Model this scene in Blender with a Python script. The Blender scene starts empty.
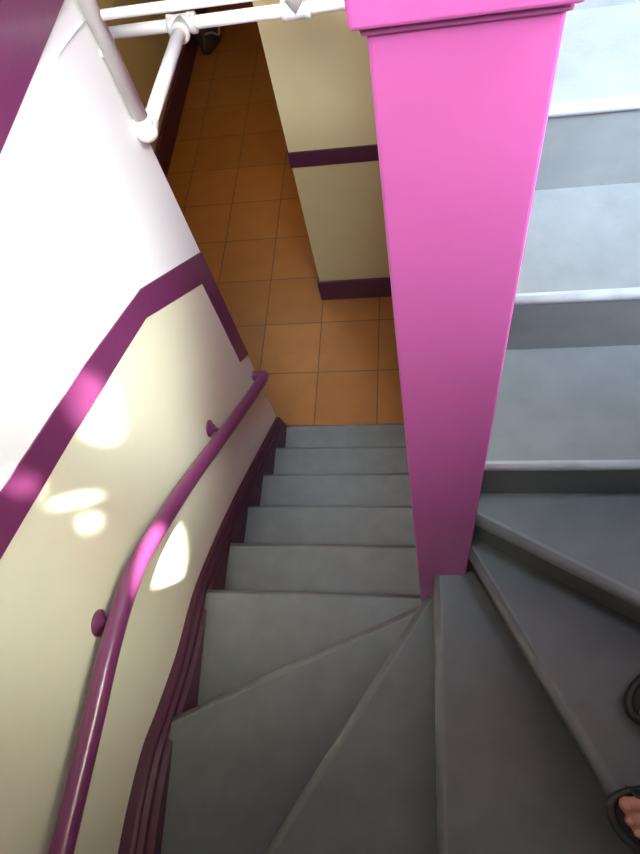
import bpy, bmesh, math, random
from mathutils import Vector, Matrix
random.seed(7)
S = bpy.context.scene
COL = S.collection
FZ = -3.383                     # lower floor, metres below the eye
O = Vector((0, 0, -FZ))         # shift so that the lower floor is z = 0
RISE, GOING, Y6, HS = 0.19, 0.234, 0.497, -2.243

# ------------------------------------------------------------------ materials
def mat(name, col, rough=0.5, spec=0.5, noise=0.0, nscale=6.0, bump=0.0, bscale=60.0, coat=0.0, metal=0.0):
    m = bpy.data.materials.new(name); m.use_nodes = True
    nt = m.node_tree; b = nt.nodes['Principled BSDF']
    b.inputs['Base Color'].default_value = (*col, 1)
    b.inputs['Roughness'].default_value = rough
    b.inputs['Specular IOR Level'].default_value = spec
    b.inputs['Coat Weight'].default_value = coat
    b.inputs['Metallic'].default_value = metal
    geo = nt.nodes.new('ShaderNodeNewGeometry')
    if noise > 0:
        n = nt.nodes.new('ShaderNodeTexNoise'); n.inputs['Scale'].default_value = nscale
        n.inputs['Detail'].default_value = 5
        r = nt.nodes.new('ShaderNodeValToRGB')
        r.color_ramp.elements[0].position = .3; r.color_ramp.elements[1].position = .7
        r.color_ramp.elements[0].color = (*[c * (1 - noise) for c in col], 1)
        r.color_ramp.elements[1].color = (*[min(1, c * (1 + noise)) for c in col], 1)
        nt.links.new(geo.outputs['Position'], n.inputs['Vector'])
        nt.links.new(n.outputs['Fac'], r.inputs['Fac'])
        nt.links.new(r.outputs['Color'], b.inputs['Base Color'])
    if bump > 0:
        n2 = nt.nodes.new('ShaderNodeTexNoise'); n2.inputs['Scale'].default_value = bscale
        n2.inputs['Detail'].default_value = 3
        bp = nt.nodes.new('ShaderNodeBump'); bp.inputs['Strength'].default_value = bump
        bp.inputs['Distance'].default_value = .01
        nt.links.new(geo.outputs['Position'], n2.inputs['Vector'])
        nt.links.new(n2.outputs['Fac'], bp.inputs['Height'])
        nt.links.new(bp.outputs['Normal'], b.inputs['Normal'])
    return m

M = {}
M['white'] = mat('white_wall_paint', (.86, .86, .83), .35, .5, .02, 3, .05, 40)
M['cream'] = mat('cream_wall_paint', (.755, .725, .53), .32, .5, .03, 3, .05, 40)
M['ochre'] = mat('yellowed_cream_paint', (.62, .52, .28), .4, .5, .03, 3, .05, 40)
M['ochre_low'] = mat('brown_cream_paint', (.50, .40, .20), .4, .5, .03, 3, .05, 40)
M['purple'] = mat('plum_gloss_paint', (.135, .026, .085), .28, .5, .08, 9, .06, 30)
M['darkplum'] = mat('dark_plum_paint', (.062, .012, .030), .45, .5, .08, 9, .05, 30)
M['pink'] = mat('pink_wall_paint', (.48, .10, .335), .38, .5, .04, 5, .08, 45)
M['grey'] = mat('grey_stair_paint', (.115, .121, .118), .42, .4, .10, 14, .04, 90)
M['worn'] = mat('worn_grey_nosing', (.145, .147, .14), .40, .4, .12, 20, .04, 60)
M['nose_highlight'] = mat('nosing_highlight_grey', (.23, .24, .24), .34, .4, .12, 20, .04, 60)  # upper nosings: gloss highlight put into a paler colour
M['pipe'] = mat('white_pipe_paint', (.92, .92, .87), .35, .5, .03, 12, .05, 50)
M['fitting'] = mat('white_fitting_paint', (.74, .73, .68), .4, .5, .06, 30, .15, 60)
M['ceil'] = mat('ceiling_paint', (.62, .60, .54), .7)
M['tan'] = mat('tan_wall_paint', (.42, .38, .31), .5, .5, .03, 3)
M['skin'] = mat('skin', (.50, .20, .13), .45, .5, .08, 40)
M['nail'] = mat('toe_nail', (.54, .24, .17), .3)
M['black'] = mat('black_leather', (.010, .009, .009), .5, .5, .2, 40, .1, 120)
M['sole'] = mat('dark_sole', (.02, .016, .014), .55)
M['cloth'] = mat('dark_trouser_cloth', (.02, .02, .025), .9, .2, .2, 80, .2, 300)
M['bag'] = mat('dark_bag_cloth', (.035, .026, .016), .7, .3, .3, 14, .3, 40)
M['strap'] = mat('grey_strap', (.25, .21, .18), .6)
M['frame'] = mat('window_frame_paint', (.75, .75, .72), .4)
M['sun_mask'] = mat('sun_mask_brown', (.25, .17, .10), .6, .4, .2, 12)  # colour of the added board that masks the sun
M['lamp'] = mat('lamp_shade_glass', (.9, .85, .7), .5)

def tile_mat():
    m = bpy.data.materials.new('terracotta_tile'); m.use_nodes = True
    nt = m.node_tree; b = nt.nodes['Principled BSDF']; L = nt.links.new
    geo = nt.nodes.new('ShaderNodeNewGeometry')
    mp = nt.nodes.new('ShaderNodeMapping'); mp.inputs['Location'].default_value = (.297, -2.14, 0)
    L(geo.outputs['Position'], mp.inputs['Vector'])
    br = nt.nodes.new('ShaderNodeTexBrick')
    br.offset = 0; br.squash = 1
    br.inputs['Scale'].default_value = 1
    br.inputs['Brick Width'].default_value = .385; br.inputs['Row Height'].default_value = .391
    br.inputs['Mortar Size'].default_value = .0042; br.inputs['Mortar Smooth'].default_value = .25
    br.inputs['Color1'].default_value = (.30, .112, .024, 1)
    br.inputs['Color2'].default_value = (.25, .092, .020, 1)
    br.inputs['Mortar'].default_value = (.10, .045, .018, 1)
    L(mp.outputs['Vector'], br.inputs['Vector'])
    n = nt.nodes.new('ShaderNodeTexNoise'); n.inputs['Scale'].default_value = 7; n.inputs['Detail'].default_value = 6
    L(geo.outputs['Position'], n.inputs['Vector'])
    rp = nt.nodes.new('ShaderNodeValToRGB')
    rp.color_ramp.elements[0].color = (.78, .76, .70, 1); rp.color_ramp.elements[1].color = (1.12, 1.1, 1.05, 1)
    L(n.outputs['Fac'], rp.inputs['Fac'])
    mx = nt.nodes.new('ShaderNodeMix'); mx.data_type = 'RGBA'; mx.blend_type = 'MULTIPLY'
    mx.inputs['Factor'].default_value = 1
    L(br.outputs['Color'], mx.inputs['A']); L(rp.outputs['Color'], mx.inputs['B'])
    L(mx.outputs['Result'], b.inputs['Base Color'])
    bp = nt.nodes.new('ShaderNodeBump'); bp.invert = True; bp.inputs['Strength'].default_value = .4; bp.inputs['Distance'].default_value = .004
    L(br.outputs['Fac'], bp.inputs['Height']); L(bp.outputs['Normal'], b.inputs['Normal'])
    b.inputs['Roughness'].default_value = .42
    return m
M['tile'] = tile_mat()

def glass_mat():
    m = bpy.data.materials.new('window_glass'); m.use_nodes = True
    nt = m.node_tree; nt.nodes.clear()
    o = nt.nodes.new('ShaderNodeOutputMaterial'); t = nt.nodes.new('ShaderNodeBsdfTransparent')
    g = nt.nodes.new('ShaderNodeBsdfGlossy'); g.inputs['Roughness'].default_value = .03
    x = nt.nodes.new('ShaderNodeMixShader'); x.inputs[0].default_value = .06
    nt.links.new(t.outputs[0], x.inputs[1]); nt.links.new(g.outputs[0], x.inputs[2])
    nt.links.new(x.outputs[0], o.inputs[0])
    return m
M['glass'] = glass_mat()
M['opal'] = mat('opal_glass', (.9, .9, .9), .6); M['opal'].node_tree.nodes['Principled BSDF'].inputs['Subsurface Weight'].default_value = .3  # panes of the added windows, keeping direct sun out

# ------------------------------------------------------------------ mesh helpers (all in eye-centred metres)
def add_box(bm, x0, x1, y0, y1, z0, z1, mi=0):
    v = [bm.verts.new(p) for p in ((x0,y0,z0),(x1,y0,z0),(x1,y1,z0),(x0,y1,z0),(x0,y0,z1),(x1,y0,z1),(x1,y1,z1),(x0,y1,z1))]
    for f in ((0,3,2,1),(4,5,6,7),(0,1,5,4),(1,2,6,5),(2,3,7,6),(3,0,4,7)):
        bm.faces.new([v[i] for i in f]).material_index = mi
    return v
def box(*a, bevel=0.0, seg=2):
    bm = bmesh.new(); add_box(bm, *a)
    if bevel: bmesh.ops.bevel(bm, geom=bm.edges[:], offset=bevel, segments=seg, affect='EDGES', profile=.5)
    return bm
def add_prism(bm, pts, axis, a, b, mi=0):
    """polygon pts in the two remaining axes, extruded along axis from a to b"""
    def P(p, t):
        return {'x': (t, p[0], p[1]), 'y': (p[0], t, p[1]), 'z': (p[0], p[1], t)}[axis]
    va = [bm.verts.new(P(p, a)) for p in pts]; vb = [bm.verts.new(P(p, b)) for p in pts]
    n = len(pts)
    fs = [bm.faces.new(va), bm.faces.new(vb)]
    for i in range(n):
        fs.append(bm.faces.new((va[i], va[(i+1) % n], vb[(i+1) % n], vb[i])))
    for f in fs: f.material_index = mi
    bmesh.ops.recalc_face_normals(bm, faces=fs)
def prism(pts, axis, a, b, bevel=0.0):
    bm = bmesh.new(); add_prism(bm, pts, axis, a, b)
    if bevel: bmesh.ops.bevel(bm, geom=bm.edges[:], offset=bevel, segments=2, affect='EDGES', profile=.5)
    return bm
def add_tube(bm, pts, r, n=20, caps=True):
    pts = [Vector(p) for p in pts]; rings = []; prev = None
    rr = r if isinstance(r, (list, tuple)) else [r] * len(pts)
    for i, p in enumerate(pts):
        if i == 0: t = pts[1] - p
        elif i == len(pts) - 1: t = p - pts[i-1]
        else: t = (pts[i+1] - p).normalized() + (p - pts[i-1]).normalized()
        t.normalize()
        if prev is None:
            u = t.orthogonal().normalized()
        else:
            u = (prev - t * prev.dot(t)).normalized()
        prev = u; w = t.cross(u)
        rings.append([bm.verts.new(p + (u * math.cos(k*2*math.pi/n) + w * math.sin(k*2*math.pi/n)) * rr[i]) for k in range(n)])
    for a, b in zip(rings, rings[1:]):
        for k in range(n):
            f = bm.faces.new((a[k], a[(k+1) % n], b[(k+1) % n], b[k])); f.smooth = True
    if caps:
        bm.faces.new(rings[0][::-1]); bm.faces.new(rings[-1])
def tube(pts, r, n=20):
    bm = bmesh.new(); add_tube(bm, pts, r, n); bmesh.ops.recalc_face_normals(bm, faces=bm.faces[:]); return bm
def add_lathe(bm, c, axis, prof, n=28):
    """prof: list of (distance along axis, radius)"""
    t = Vector(axis).normalized(); c = Vector(c); u = t.orthogonal().normalized(); w = t.cross(u)
    rings = [[bm.verts.new(c + t*d + (u*math.cos(k*2*math.pi/n) + w*math.sin(k*2*math.pi/n))*max(r, 1e-4)) for k in range(n)] for d, r in prof]
    for a, b in zip(rings, rings[1:]):
        for k in range(n):
            bm.faces.new((a[k], a[(k+1) % n], b[(k+1) % n], b[k])).smooth = True
    bm.faces.new(rings[0][::-1]); bm.faces.new(rings[-1])
def add_ball(bm, c, r, sc=(1, 1, 1), sub=2):
    g = bmesh.ops.create_icosphere(bm, subdivisions=sub, radius=r)
    for v in g['verts']:
        v.co = Vector((v.co.x*sc[0], v.co.y*sc[1], v.co.z*sc[2])) + Vector(c)
        for f in v.link_faces: f.smooth = True
def smooth_path(pts, k=6):
    pts = [Vector(p) for p in pts]; out = []
    for i in range(len(pts) - 1):
        p0 = pts[max(i-1, 0)]; p1 = pts[i]; p2 = pts[i+1]; p3 = pts[min(i+2, len(pts)-1)]
        for s in range(k):
            t = s / k
            out.append(.5*((2*p1) + (p2-p0)*t + (2*p0-5*p1+4*p2-p3)*t*t + (-p0+3*p1-3*p2+p3)*t**3))
    out.append(pts[-1]); return out

def obj(name, bm, mats, parent=None, mods=None):
    """link a bmesh given in eye-centred metres as ONE object; its origin sits at its base, or at its parent's"""
    me = bpy.data.meshes.new(name)
    if parent is None:
        xs = [v.co.x for v in bm.verts]; ys = [v.co.y for v in bm.verts]; zs = [v.co.z for v in bm.verts]
        c = Vector(((min(xs)+max(xs))/2, (min(ys)+max(ys))/2, min(zs)))
    else:
        w = Vector((0, 0, 0)); q = parent
        while q: w += q.location; q = q.parent
        c = w - O
    for v in bm.verts: v.co -= c
    bm.to_mesh(me); bm.free()
    for m in (mats if isinstance(mats, list) else [mats]): me.materials.append(m)
    o = bpy.data.objects.new(name, me); COL.objects.link(o)
    if parent is None: o.location = c + O
    else: o.parent = parent
    return o
def thing(name, label, cat, loc, group=None):
    o = bpy.data.objects.new(name, None); COL.objects.link(o); o.empty_display_size = .1
    o.location = Vector(loc) + O; o['label'] = label; o['category'] = cat
    if group: o['group'] = group
    return o
def tag(o, label, cat, group=None):
    o['label'] = label; o['category'] = cat
    if group: o['group'] = group
    return o
def struct(name, bm, mats, parent=None, label=None, cat=None):
    o = obj(name, bm, mats, parent)
    if parent is None:
        o['kind'] = 'structure'
        if label: o['label'] = label
        if cat: o['category'] = cat
    return o

# ------------------------------------------------------------------ setting
XL, XR, YB = -.84, .92, -.43          # stairwell: left wall, right wall, wall behind the eye
SX0, SX1 = -.028, .090                # spine wall between the flights
LEND = 1.655                          # end of the left wall
BX, BY = -.680, 2.732                  # corner of the wall beyond the stair foot
WX, NY = -2.085, 7.6                  # far side walls of the lower room
CZ, TOP = -.80, 2.32                  # ceiling of the lower room, ceiling of the stairwell

struct('floor', box(WX-.15, 1.2, .2, NY, FZ-.12, FZ), M['tile'], label='terracotta tiled floor at the foot of the stairs', cat='floor')

band_top = [(YB, -.722), (.418, -1.060), (.792, -1.206), (1.193, -1.385), (LEND, -1.735)]
band_bot = [(YB, -.840), (.298, -1.115), (.649, -1.250), (1.132, -1.450), (1.556, -1.797)]
# left wall: cream below the plum band, white above it
bm = bmesh.new()
mid = [(YB, -.80), (.36, -1.09), (.72, -1.228), (1.16, -1.417), (1.61, -1.78)]
add_prism(bm, [(YB, FZ)] + mid + [(1.61, -2.38), (LEND, -2.38), (LEND, FZ)], 'x', XL-.14, XL, 1)
add_prism(bm, mid + [(1.61, -2.38), (LEND, -2.38), (LEND, TOP), (YB, TOP)], 'x', XL-.14, XL, 0)
struct('wall_left', bm, [M['white'], M['cream']], label='glossy wall beside the stairs, white above and cream below the plum band', cat='wall')
bm = bmesh.new()
add_prism(bm, band_bot + [(1.552, -2.344), (LEND+.002, -2.440)] + [(LEND+.002, -1.735)] + band_top[::-1][1:], 'x', XL-.001, XL+.004)
struct('trim_1', bm, M['purple'], label='plum band painted along the stairs wall, turning down at its corner', cat='trim')
bm = box(XL-.001, XL+.012, YB, LEND, -.757, .50, bevel=.004)
struct('trim_2', bm, M['purple'], label='plum painted fascia high on the left stairs wall', cat='trim')

# plum stringer along the wall, moulded
st_top = smooth_path([(0, YB, -1.917), (0, -.288, -1.922), (0, -.163, -1.934), (0, -.03, -1.968), (0, .08, -2.032), (0, .26, -2.122), (0, .50, -2.202), (0, .883, -2.452), (0, 1.30, -2.782), (0, 1.652, -3.068)], 5)
def mould(bm, profile):
    """sweep a (dz, x) profile along the stringer top"""
    thick = lambda y: .038 * max(0, min(1, (.55 - y) / .85))      # the board thickens beside the winders
    rings = [[bm.verts.new((x + thick(p.y) * max(0, (x-XL)/.034), p.y, p.z+dz)) for dz, x in profile] for p in st_top]
    for a, b in zip(rings, rings[1:]):
        for k in range(len(profile)-1):
            bm.faces.new((a[k], a[k+1], b[k+1], b[k]))
    bm.faces.new(rings[0]); bm.faces.new(rings[-1][::-1])
bm = bmesh.new()
mould(bm, [(0, XL-.002), (0, XL+.016), (-.006, XL+.020), (-.022, XL+.020), (-.026, XL+.016), (-.032, XL+.016), (-.038, XL+.026), (-.060, XL+.026),
           (-.064, XL+.020), (-.070, XL+.020), (-.076, XL+.034), (-.100, XL+.034), (-.34, XL+.034), (-.34, XL-.002)])
bmesh.ops.recalc_face_normals(bm, faces=bm.faces[:])
struct('baseboard_left', bm, M['darkplum'], label='moulded plum stringer board running down beside the treads', cat='baseboard')

# far-left wall of the lower room
bm = bmesh.new()
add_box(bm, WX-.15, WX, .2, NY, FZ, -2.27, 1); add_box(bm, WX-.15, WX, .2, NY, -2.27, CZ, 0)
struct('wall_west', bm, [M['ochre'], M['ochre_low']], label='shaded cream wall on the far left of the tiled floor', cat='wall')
struct('baseboard_west', box(WX-.001, WX+.035, .2, NY, FZ, FZ+.205, bevel=.004), M['darkplum'], label='dark plum baseboard of the far left wall', cat='baseboard')
# wall beyond the foot of the stairs
bm = bmesh.new()
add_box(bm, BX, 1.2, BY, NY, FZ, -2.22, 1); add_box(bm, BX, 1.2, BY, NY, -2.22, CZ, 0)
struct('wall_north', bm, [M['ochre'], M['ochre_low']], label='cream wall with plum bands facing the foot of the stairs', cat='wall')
struct('trim_3', box(BX-.008, 1.0, BY-.008, NY, -2.285, -2.190, bevel=.003), M['darkplum'], label='dark plum dado band on the cream wall facing the stairs', cat='trim')
struct('baseboard_north', box(BX-.014, 1.0, BY-.016, NY, FZ, FZ+.18, bevel=.004), M['darkplum'], label='dark plum baseboard at the foot of the cream wall facing the stairs', cat='baseboard')
struct('wall_far', box(WX-.15, 1.2, NY, NY+.12, FZ, CZ), M['cream'], label='cream wall at the far end of the tiled room', cat='wall')
struct('wall_south', box(WX-.15, XL-.14, .08, .2, FZ, CZ), M['cream'], label='cream wall closing the lower room', cat='wall')
bm = bmesh.new(); add_box(bm, WX-.15, 1.2, 2.26, NY+.12, CZ, CZ+.22); add_box(bm, WX-.15, XL-.14, .08, 2.26, CZ, CZ+.22)
struct('ceiling_lower', bm, M['ceil'], label='pale ceiling of the lower room', cat='ceiling')

# shell of the stairwell above
def holed(axis, a0, a1, c0, c1, z0, z1, hole):
    """wall box with a rectangular window hole; axis is the wall's long axis"""
    h0, h1, g0, g1 = hole; bm = bmesh.new()
    def B(p0, p1, q0, q1):
        if axis == 'x': add_box(bm, p0, p1, c0, c1, q0, q1)
        else: add_box(bm, c0, c1, p0, p1, q0, q1)
    B(a0, h0, z0, z1); B(h1, a1, z0, z1); B(h0, h1, z0, g0); B(h0, h1, g1, z1)
    return bm
W0 = (-.62, .72, .22, 2.22)           # window behind the eye: x0 x1 z0 z1
W1 = (-.38, 1.25, -.16, 1.30)         # added, unseen window beside the winders: y0 y1 z0 z1
W2 = (1.85, 4.12, .45, 1.92)          # added, unseen window beside the upper flight
W3 = (.12, .86, -.12, .82)            # added, unseen roof light: x0 x1 y0 y1
struct('wall_rear', holed('x', XL-.14, XR+.14, YB-.14, YB, FZ, TOP, W0), M['tan'], label='tan wall with the high stair window', cat='wall')
bm = holed('y', YB, 1.55, XR, XR+.14, FZ, TOP, W1); b2 = holed('y', 1.55, 4.4, XR, XR+.14, FZ, TOP, W2)
tmp = bpy.data.meshes.new('join'); b2.to_mesh(tmp); b2.free(); bm.from_mesh(tmp); bpy.data.meshes.remove(tmp)
struct('wall_right', bm, M['tan'], label='tan wall to the right of the upper flight', cat='wall')
struct('wall_upper', box(-1.0, XR, 4.26, 4.4, CZ+.22, TOP), M['tan'], label='tan wall at the head of the upper flight', cat='wall')
struct('wall_landing', box(XL-.14, XL, LEND, 4.26, CZ+.22, TOP), M['white'], label='white wall of the upper landing', cat='wall')
bm = bmesh.new()
add_box(bm, XL-.14, W3[0], YB-.14, 4.4, TOP, TOP+.12); add_box(bm, W3[1], XR+.14, YB-.14, 4.4, TOP, TOP+.12)
add_box(bm, W3[0], W3[1], YB-.14, W3[2], TOP, TOP+.12); add_box(bm, W3[0], W3[1], W3[3], 4.4, TOP, TOP+.12)
struct('ceiling', bm, M['ceil'], label='pale ceiling over the stairwell', cat='ceiling')
def window(name, axis, w, c0, c1, label):
    a0, a1, z0, z1 = w; t = .05
    f = struct(name, holed(axis, a0, a1, c0, c1, z0, z1, (a0+t, a1-t, z0+t, z1-t)), M['frame'], label=label, cat='window')
    m = (c0+c1)/2
    p = (a0+t, a1-t, m-.003, m+.003) if axis == 'x' else (m-.003, m+.003, a0+t, a1-t)
    obj('window_pane', box(*p, z0+t, z1-t), M['glass'] if axis == 'x' else M['opal'], f)
    return f
win1 = window('window_1', 'x', W0, YB-.09, YB-.04, 'white framed window high in the wall above the winders')
window('added_window_2', 'y', W1, XR+.04, XR+.09, 'unseen white framed window beside the winders, added to house lamps')  # added out of view around the winder and side lamps
window('added_window_3', 'y', W2, XR+.04, XR+.09, 'unseen white framed window beside the upper flight, added to house a lamp')  # added out of view around the upper flight's lamp
bm = bmesh.new(); t = .05
add_box(bm, W3[0], W3[0]+t, W3[2], W3[3], TOP+.04, TOP+.10); add_box(bm, W3[1]-t, W3[1], W3[2], W3[3], TOP+.04, TOP+.10)
add_box(bm, W3[0]+t, W3[1]-t, W3[2], W3[2]+t, TOP+.04, TOP+.10); add_box(bm, W3[0]+t, W3[1]-t, W3[3]-t, W3[3], TOP+.04, TOP+.10)
f = struct('added_window_4', bm, M['frame'], label='unseen white framed roof light, added to house a lamp for the upper flight', cat='window')  # added out of view around the overhead lamp
obj('window_pane', box(W3[0]+t, W3[1]-t, W3[2]+t, W3[3]-t, TOP+.067, TOP+.073), M['opal'], f)

# spandrel wall that closes the space under the upper flight
sp = [(.54, FZ), (BY, FZ), (BY, -1.10+.19/.234*(BY-.476)+.02), (.54, -1.03)]
struct('wall_spine', prism(sp, 'x', SX0+.006, SX1-.006), M['pink'], label='pink spandrel wall under the upper flight', cat='wall')

# ------------------------------------------------------------------ pink pillar with moulded cap
pil = thing('newel_pillar', 'tall pink painted pillar with moulded cap between the two flights', 'pillar', ((SX0+SX1)/2, .48, HS-.01))
bm = box(SX0+.001, SX1+.002, .42, .545, HS-.01, -.249, bevel=.003)
for v in bm.verts:                                      # the post is a little wider at its top
    if v.co.x < .03: v.co.x -= .0075 * (v.co.z - HS) / 2
obj('shaft', bm, M['pink'], pil)
obj('moulding', box(SX0-.011, SX1+.005, .414, .55, -.2500, -.2425, bevel=.003), M['pink'], pil)
obj('cap', box(SX0-.017, SX1+.009, .404, .56, -.2405, -.165, bevel=.004, seg=3), M['pink'], pil)

# ------------------------------------------------------------------ staircase
stair = thing('staircase', 'grey painted winding staircase turning around the pink pillar', 'staircase', (0, .4, FZ))
TH = .034
def lev(k): return HS + k * RISE
def tread(k, front, rest):
    """front: two (x,y) on the nosing line; rest: the other corners, going round"""
    a, b = Vector(front[0]), Vector(front[1]); z = lev(k); TH = .034 if k < 6 else .019
    poly = [tuple(a), tuple(b)] + list(rest)
    cen = sum((Vector(p) for p in poly), Vector((0, 0))) / len(poly)
    d = (b - a).normalized(); nrm = Vector((-d.y, d.x))
    if nrm.dot(cen - a) < 0: nrm = -nrm          # points into the tread
    r = TH / 2
    fa, fb = a + nrm * r, b + nrm * r
    t = obj('tread', prism([tuple(fa), tuple(fb)] + list(rest), 'z', z-TH, z), M['grey'], stair)
    bm = bmesh.new(); n = 8
    prof = [(-math.cos(i*math.pi/n - math.pi/2)*r, math.sin(i*math.pi/n - math.pi/2)*r) for i in range(n+1)]
    prof.append((.006, r)); prof.append((.006, -r))
    rings = []
    for p in (fa, fb):
        rings.append([bm.verts.new((p.x + nrm.x*u, p.y + nrm.y*u, z - r + w + .0006)) for u, w in prof])
    m = len(prof)
    for i in range(m):
        f = bm.faces.new((rings[0][i], rings[0][(i+1) % m], rings[1][(i+1) % m], rings[1][i])); f.smooth = i < n
    bm.faces.new(rings[0][::-1]); bm.faces.new(rings[1])
    bmesh.ops.recalc_face_normals(bm, faces=bm.faces[:])
    obj('nosing', bm, M['grey'] if k < 1 else M['worn'] if k < 6 else M['nose_highlight'], t)  # upper flight's nosings carry the painted highlight
    # riser, set back under the nosing
    s0, s1 = .026, .042
    obj('riser', prism([tuple(a+nrm*s0), tuple(b+nrm*s0), tuple(b+nrm*s1), tuple(a+nrm*s1)], 'z', z-RISE, z-TH), M['grey'], stair)

EX = .03
xl, xr = XL+.03, SX0+.002
for k in range(-5, 0):                                  # straight flight going down
    y = Y6 - k*GOING; yb = Y6 - (k+1)*GOING - EX
    tread(k, [(xl, y), (xr, y)], [(xr, yb), (xl, yb)])
tread(0, [(xl, Y6), (xr, Y6)], [(xr, .40), (xl, .02)])
L1 = [(-.006, .434), (xl, .052)]
L2 = [(-.010, .412), (-.544, YB)]
L3 = [(.009, .420), (.004, YB)]
L4 = [(.084, .432), (.538, YB)]
L5 = [(.093, .440), (XR, -.017)]
tread(1, L1, [(xl, YB), (-.50, YB), (.0, .40)])
tread(2, L2, [(.04, YB), (.04, .42)])
tread(3, L3, [(.58, YB), (.11, .432)])
tread(4, L4, [(XR, YB), (XR, .03), (.14, .56), (.09, .56)])
tread(5, L5, [(XR, .51), (SX1+.004, .51)])
for k in range(6, 15):                                  # flight going up beyond the pillar
    y = .4757 + (k-6)*GOING; yb = y + GOING + EX
    tread(k, [(SX1-.002, y), (XR, y)], [(XR, yb), (SX1-.002, yb)])

# ------------------------------------------------------------------ handrail
rail = thing('handrail', 'round plum handrail on wall brackets following the left wall down', 'handrail', (XL, .6, FZ+.5))
path = smooth_path([(-.772, YB+.02, -1.468), (-.772, -.231, -1.480), (-.772, 0, -1.500), (-.772, .20, -1.516), (-.772, .35, -1.552), (-.772, .47, -1.614),
                    (-.770, .745, -1.818), (-.770, 1.09, -2.114), (-.770, 1.50, -2.456), (-.775, 1.585, -2.522)], 6)
path += [Vector((-.785, 1.606, -2.548)), Vector((-.805, 1.612, -2.562)), Vector((-.838, 1.613, -2.566))]
obj('rail', tube(path, .0258, 24), M['purple'], rail)
for y, z in ((.250, -1.556), (1.085, -2.098)):
    bm = bmesh.new(); add_lathe(bm, (XL, y, z), (1, 0, 0), [(-.001, .004), (-.001, .034), (.005, .034), (.009, .029), (.012, .020), (.022, .014), (.026, .003)])
    for q in range(3):
        a = q*2*math.pi/3 + .5
        add_ball(bm, (XL+.009, y+.024*math.cos(a), z+.024*math.sin(a)), .0045)
    bmesh.ops.recalc_face_normals(bm, faces=bm.faces[:])
    br = obj('bracket', bm, M['purple'], rail)
    obj('bracket_arm', tube(smooth_path([(XL+.015, y, z), (XL+.04, y, z-.018), (XL+.066, y, z-.012)], 4), .008, 12), M['purple'], br)

# ------------------------------------------------------------------ white pipes
PX, PY, PZ = -.812, 1.615, -1.172
pp = thing('water_pipe', 'white painted pipe dropping down the wall corner to an elbow, then crossing', 'pipe', (PX, PY, PZ-.04))
obj('pipe', tube([(PX, PY, TOP-.6), (PX, PY, PZ)], .0215), M['pipe'], pp)
obj('pipe', tube([(PX, PY, PZ), (-.787, 2.142, PZ)], .0225), M['pipe'], pp)
obj('pipe', tube([(WX+.0, 2.142, PZ), (SX0, 2.142, PZ)], .0205), M['pipe'], pp)
bm = bmesh.new(); add_ball(bm, (PX, PY, PZ), .034, sub=3)
add_lathe(bm, (PX, PY, PZ), (0, 0, 1), [(0, .028), (.04, .028), (.045, .023)]); add_lathe(bm, (PX, PY, PZ), (.03, 1, 0), [(0, .028), (.04, .028), (.045, .023)])
obj('elbow', bm, M['pipe'], pp)
def tee(x, y, z, stub, both):
    bm = bmesh.new()
    add_lathe(bm, (x-.05, y, z), (1, 0, 0), [(0, .027), (.003, .033), (.02, .033), (.023, .030), (.077, .030), (.08, .033), (.097, .033), (.1, .027)])
    add_lathe(bm, (x, y, z), stub, [(0, .03), (.04, .03), (.043, .034), (.058, .034), (.06, .027)])
    for q in both:
        add_lathe(bm, (x+q, y-.012, z+.030), (0, -.3, 1), [(-.004, .008), (.010, .008), (.012, .004)], 10)
    bmesh.ops.recalc_face_normals(bm, faces=bm.faces[:])
    return bm
obj('tee_fitting', tee(-.787, 2.142, PZ, (0, -1, 0), (-.036, .034)), M['fitting'], pp)
obj('tee_fitting', tee(-.395, 2.142, PZ, (0, 0, 1), (-.036, .034)), M['fitting'], pp)
obj('pipe', tube([(-.395, 2.142, PZ+.05), (-.395, 2.142, CZ+.02)], .022), M['pipe'], pp)
for y in (1.615,):
    bm = bmesh.new(); add_lathe(bm, (XL, PY, -.93), (1, 0, 0), [(-.001, .012), (.02, .012)]); 
    obj('pipe_clip', bm, M['fitting'], pp)
tag(obj('guard_pipe', tube([(PX+.03, 1.60, -.829), (-.50, 1.60, -.831), (SX0+.02, 1.60, -.832)], .0125), M['pipe']),
    'thin bright white pipe crossing the top above the thicker pipe', 'pipe')
tag(obj('wall_line', tube(smooth_path([(XL+.003, 1.40, -.803), (XL+.003, 1.5, -.818), (XL+.003, 1.60, -.838)], 4), .0025, 8), M['fitting']),  # thin pale tube drawn as a short line on the wall
    'thin pale raised line on the white wall beside the pipe', 'surface_line')

# ------------------------------------------------------------------ dark bag by the far skirting
bag = thing('bag', 'small dark bag slumped on the tiles against the far left baseboard', 'bag', (-1.93, 5.70, FZ))
bm = bmesh.new(); g = bmesh.ops.create_icosphere(bm, subdivisions=4, radius=1)
rnd = random.Random(3); ph = [rnd.uniform(0, 6) for _ in range(6)]
for v in bm.verts:
    c = v.co; w = 1 + .10*math.sin(5*c.x+ph[0]) + .08*math.sin(7*c.y+4*c.z+ph[1]) + .05*math.sin(11*c.z+9*c.x+ph[2])
    zz = max(c.z, -.75); s = 1 - .25*max(0, zz)
    v.co = Vector((c.x*.10*w*s - 1.93, c.y*.20*w*s + 5.80, (zz+.75)*.13*w + FZ))
for f in bm.faces: f.smooth = True
obj('bag_body', bm, M['bag'], bag)
obj('strap', tube(smooth_path([(-1.91, 5.66, FZ+.17), (-1.85, 5.68, FZ+.17), (-1.81, 5.76, FZ+.10), (-1.83, 5.86, FZ+.16), (-1.90, 5.92, FZ+.18)], 5), .010, 10), M['strap'], bag)

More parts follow.
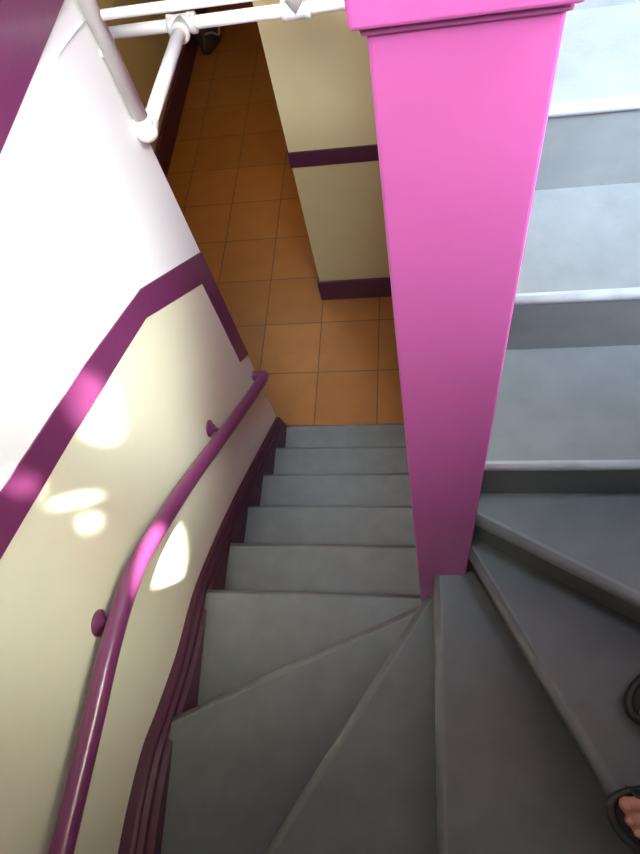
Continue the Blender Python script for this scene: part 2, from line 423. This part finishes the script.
# ------------------------------------------------------------------ person (feet and legs on the upper winder)
TZ = lev(4)
per = thing('person', 'person standing on the winder in black open-toed sandals and dark trousers', 'person', (.56, .02, TZ))
def limb(bm, a, b, ra, rb, sq=(1, 1, 1)):
    a, b = Vector(a), Vector(b); n = max(2, int((b-a).length / (min(ra, rb)*.45)))
    for i in range(n+1):
        t = i/n; add_ball(bm, a.lerp(b, t), ra + (rb-ra)*t, sq)
def foot_frame(tip, heel):
    tip, heel = Vector(tip), Vector(heel); f = (tip-heel).normalized(); s = Vector((-f.y, f.x, 0))
    return tip, f, s
SH = .026                                # thickness of the sandal under the foot
FEET = [((.338, -.092, TZ), (.585, -.060, TZ), 1), ((.398, .128, TZ), (.646, .108, TZ), -1)]
# medial side of the left foot is +y, of the right foot -y
body = bmesh.new(); nails = []
for tip, heel, med in FEET:
    tip, f, s = foot_frame(tip, heel)
    s = s if s.y * med > 0 else -s       # s points to the big toe's side
    def P(back, side, up, tip=tip, f=f, s=s): return tip - f*back + s*side + Vector((0, 0, up))
    g = SH
    for back, side, r, ln in ((.012, .029, .0145, .05), (.012, .003, .0105, .045), (.021, -.0165, .0098, .042), (.033, -.033, .0092, .038), (.047, -.048, .0088, .034)):
        limb(body, P(back+.008, side, g+r*.9), P(back+.028, side*.98, g+r+.006), r, r*.92)
        limb(body, P(back+.028, side*.98, g+r+.006), P(back+.008+ln, side*.93, g+r+.004), r*.92, r*1.1)
        nails.append((P(back+.006, side, g+r*1.75), r, f, s))
    limb(body, P(.075, .026, g+.018), P(.19, .012, g+.034), .019, .026); limb(body, P(.085, .0, g+.017), P(.19, .0, g+.036), .018, .026)
    limb(body, P(.095, -.026, g+.015), P(.20, -.012, g+.026), .016, .022); limb(body, P(.20, 0, g+.03), P(.232, 0, g+.028), .03, .027)
    ank = P(.19, .002, g+.085); limb(body, P(.17, .004, g+.045), ank, .032, .031); limb(body, P(.222, 0, g+.03), ank, .026, .030)
    knee = Vector((ank.x+.0, ank.y*.9+.004, TZ+.50)); hip = Vector((ank.x+.03, .02+(ank.y-.02)*.75, TZ+.90))
    calf = ank.lerp(knee, .62) + Vector((.018, 0, 0))
    limb(body, ank, calf, .034, .055); limb(body, calf, knee, .055, .056); limb(body, knee, hip, .058, .082)
limb(body, (.645, -.05, TZ+.95), (.645, .09, TZ+.95), .095, .095)
bo = obj('body', body, M['skin'], per)
md = bo.modifiers.new('fuse', 'REMESH'); md.mode = 'VOXEL'; md.voxel_size = .0045; md.use_smooth_shade = True
sm = bo.modifiers.new('soften', 'SMOOTH'); sm.factor = .5; sm.iterations = 3
for p, r, f, s in nails[:]:
    bm = bmesh.new(); add_ball(bm, (0, 0, 0), 1)
    for v in bm.verts:
        c = v.co.copy(); v.co = p + f*(c.x*r*.62) + s*(c.y*r*.62) + Vector((0, 0, c.z*r*.22))
    obj('toenail', bm, M['nail'], bo)
# sandals
for (tip, heel, med) in FEET:
    tip, f, s = foot_frame(tip, heel)
    s = s if s.y * med > 0 else -s
    def P(back, side, up, tip=tip, f=f, s=s): return tip - f*back + s*side + Vector((0, 0, up))
    out = [(-.012, .018), (-.006, .036), (.02, .049), (.07, .054), (.12, .044), (.18, .035), (.235, .032), (.258, .018), (.262, 0),
           (.258, -.018), (.235, -.032), (.18, -.038), (.12, -.050), (.08, -.060), (.05, -.060), (.022, -.046), (.0, -.022), (-.010, -.002)]
    loop = smooth_path([(a, b, 0) for a, b in out] + [(*out[0], 0)], 4)[:-1]
    bm = bmesh.new(); lo = [bm.verts.new(P(q.x, q.y, .001)) for q in loop]; hi = [bm.verts.new(P(q.x, q.y, SH-.003)) for q in loop]
    n = len(loop); bm.faces.new(lo); bm.faces.new(hi)
    for i in range(n): bm.faces.new((lo[i], lo[(i+1) % n], hi[(i+1) % n], hi[i]))
    bmesh.ops.recalc_face_normals(bm, faces=bm.faces[:])
    sole = obj('sandal_sole', bm, M['sole'], bo)
    bm = bmesh.new()                      # raised rim around the toes
    rim = [P(q.x+.004 if q.x < .1 else q.x, q.y*.95, SH+.004) for q in smooth_path([(.075, .054, 0), (.02, .049, 0), (-.006, .036, 0), (-.012, .018, 0), (-.010, -.002, 0), (0, -.022, 0), (.022, -.046, 0), (.05, -.060, 0), (.085, -.060, 0)], 5)]
    add_tube(bm, rim, .0085, 12); bmesh.ops.recalc_face_normals(bm, faces=bm.faces[:])
    obj('sandal_rim', bm, M['black'], sole)
    bm = bmesh.new(); rows = []           # upper over the instep, open at the toes
    for i in range(9):
        u = i/8; row = []
        for j in range(17):
            a = math.pi*j/16; c, sn = math.cos(a), math.sin(a)
            back = (.030 if c > 0 else .044) + .012*(1-abs(c)) + u*(.075 - .01*abs(c)); back += .012*(1-c)*(1-u)
            half = .055 - .012*u; hgt = .040 + .028*u
            row.append(bm.verts.new(P(back, c*half, SH-.006 + sn*hgt)))
        rows.append(row)
    for ra, rb in zip(rows, rows[1:]):
        for j in range(16): bm.faces.new((ra[j], ra[j+1], rb[j+1], rb[j])).smooth = True
    bmesh.ops.recalc_face_normals(bm, faces=bm.faces[:])
    up = obj('sandal_upper', bm, M['black'], sole)
    so = up.modifiers.new('thick', 'SOLIDIFY'); so.thickness = .004; so.offset = 1
# trousers
tr = bmesh.new()
for tip, heel, med in FEET:
    tip, f, s = foot_frame(tip, heel); ank = tip - f*.19
    knee = Vector((ank.x, ank.y*.9+.004, TZ+.50)); hip = Vector((ank.x+.03, .02+(ank.y-.02)*.75, TZ+.90))
    a0 = Vector((ank.x+.004, ank.y, TZ+.19))
    limb(tr, a0, knee, .070, .078); limb(tr, knee, hip, .078, .100)
limb(tr, (.645, -.06, TZ+.93), (.645, .10, TZ+.93), .115, .115)
to = obj('trousers', tr, M['cloth'], per)
md = to.modifiers.new('fuse', 'REMESH'); md.mode = 'VOXEL'; md.voxel_size = .009; md.use_smooth_shade = True

# ------------------------------------------------------------------ light
def area(name, loc, target, sx, sy, power, col, spread=180):
    l = bpy.data.lights.new(name, 'AREA'); l.shape = 'RECTANGLE'; l.size = sx; l.size_y = sy; l.energy = power; l.color = col; l.spread = math.radians(spread)
    o = bpy.data.objects.new(name, l); COL.objects.link(o); o.location = Vector(loc) + O
    o.rotation_euler = (Vector(target) - Vector(loc)).to_track_quat('-Z', 'Y').to_euler()
    return o
area('window_daylight', (.05, YB+.03, 1.0), (.05, 2, .15), 1.2, 1.1, 66, (1, .97, .97), 90)
area('winder_fill', (.88, .15, .35), (-.84, .35, -1.6), .5, .5, 1.5, (.97, .90, .58), 37)  # added lamp, narrow beam brightening the left wall by the winders
area('side_fill', (.88, .58, .55), (-.84, .92, -1.5), .6, .6, 11.5, (.90, 1.0, .98), 40)  # added lamp aimed across the stairwell at the left wall
area('upper_fill', (.90, 3.0, 1.2), (-1, 3.0, 1.2), 2.1, 1.35, 80, (.70, .86, 1.05))  # added lamp, broad cool fill beside the upper flight
area('roof_fill', (.5, .35, 2.25), (.5, 1.55, -.7), .62, .8, 27, (.64, .83, 1.1), 44)  # added overhead lamp, beam narrowed to the upper steps
area('riser_fill', (.57, YB+.05, .55), (.5, 1.1, -.62), .22, .5, 13, (.70, .86, 1.08), 38)  # added lamp that brightens the risers of the upper flight
area('flight_fill', (-.60, YB+.05, 1.35), (-.42, 1.2, -2.6), .4, .5, 3.6, (.96, 1, .96), 29)  # added lamp, narrow beam down the straight flight

lampt = thing('ceiling_lamp', 'round warm ceiling lamp in the lower room', 'lamp', (-1.35, 3.9, CZ-.12))
bm = bmesh.new(); add_lathe(bm, (-1.35, 3.9, CZ), (0, 0, -1), [(0, .14), (.02, .145), (.05, .13), (.06, .06)]); obj('lamp_base', bm, M['frame'], lampt)
l = bpy.data.lights.new('lamp_bulb', 'AREA'); l.shape = 'DISK'; l.size = .25; l.energy = 13; l.color = (1, .80, .52)
o = bpy.data.objects.new('lamp_bulb', l); COL.objects.link(o); o.location = Vector((-1.35, 3.9, CZ-.075)) + O

# sun through holes in an unseen board, added and cut to shape its spots
sd = Vector((.90, -1.108, 2.75))
sl = bpy.data.lights.new('sun', 'SUN'); sl.energy = 85; sl.angle = math.radians(.75); sl.color = (1, .99, .95)
so = bpy.data.objects.new('sun', sl); COL.objects.link(so); so.location = sd*3 + O
so.rotation_euler = (-sd).to_track_quat('-Z', 'Y').to_euler()
# each gap: centre of its sun spot on the left wall (y, z), half sizes, turn
gaps = [((.525, -1.925), .12, .135, 0), ((.745, -1.315), .08, .12, 0), ((.457, -1.128), .026, .040, 0), ((.470, -1.410), .022, .032, 0), ((.500, -1.330), .112, .0105, -1.077)]
YS = YB - .149
def in_gap(x, z):
    tt = (x - XL) / sd.x; wy = YS - sd.y*tt; wz = z - sd.z*tt        # where the sun through this point meets the left wall
    for (y, zz), a, b, q in gaps:
        u, v = wy - y, wz - zz; u, v = u*math.cos(q) + v*math.sin(q), -u*math.sin(q) + v*math.cos(q)
        if (u/a)**2 + (v/b)**2 < 1: return True
    return False
bm = bmesh.new(); N = .006; X0, X1, Z0, Z1 = -.9, 1.1, -.1, 2.45
nx, nz = int((X1-X0)/N), int((Z1-Z0)/N); vs = {}
def gv(i, j):
    if (i, j) not in vs: vs[i, j] = bm.verts.new((X0+i*N, YS, Z0+j*N))
    return vs[i, j]
for i in range(nx):
    for j in range(nz):
        if not in_gap(X0+(i+.5)*N, Z0+(j+.5)*N): bm.faces.new((gv(i, j), gv(i+1, j), gv(i+1, j+1), gv(i, j+1)))
sh = obj('sun_mask', bm, M['sun_mask'], win1)  # unseen board added to cut the sun into spots
so2 = sh.modifiers.new('thick', 'SOLIDIFY'); so2.thickness = .003; so2.offset = 0

w = bpy.data.worlds.new('World'); S.world = w; w.use_nodes = True
w.node_tree.nodes['Background'].inputs[0].default_value = (.75, .85, 1, 1); w.node_tree.nodes['Background'].inputs[1].default_value = .6

# ------------------------------------------------------------------ camera
R = ((.98578716, -.01856042, -.16697063), (.0597895, -.89004648, .45193193), (-.15699967, -.45549179, -.87628667))
cd = bpy.data.cameras.new('Camera'); cam = bpy.data.objects.new('Camera', cd); COL.objects.link(cam)
mw = Matrix.Identity(4)
for i in range(3):
    mw[i][0] = R[i][0]; mw[i][1] = -R[i][1]; mw[i][2] = -R[i][2]; mw[i][3] = O[i]
cam.matrix_world = mw
cd.sensor_fit = 'VERTICAL'; cd.sensor_height = 36; cd.lens = 631.03/854*36; cd.clip_start = .02
S.camera = cam
S.view_settings.view_transform = 'Standard'; S.view_settings.look = 'None'; S.view_settings.exposure = 0; S.view_settings.gamma = 1
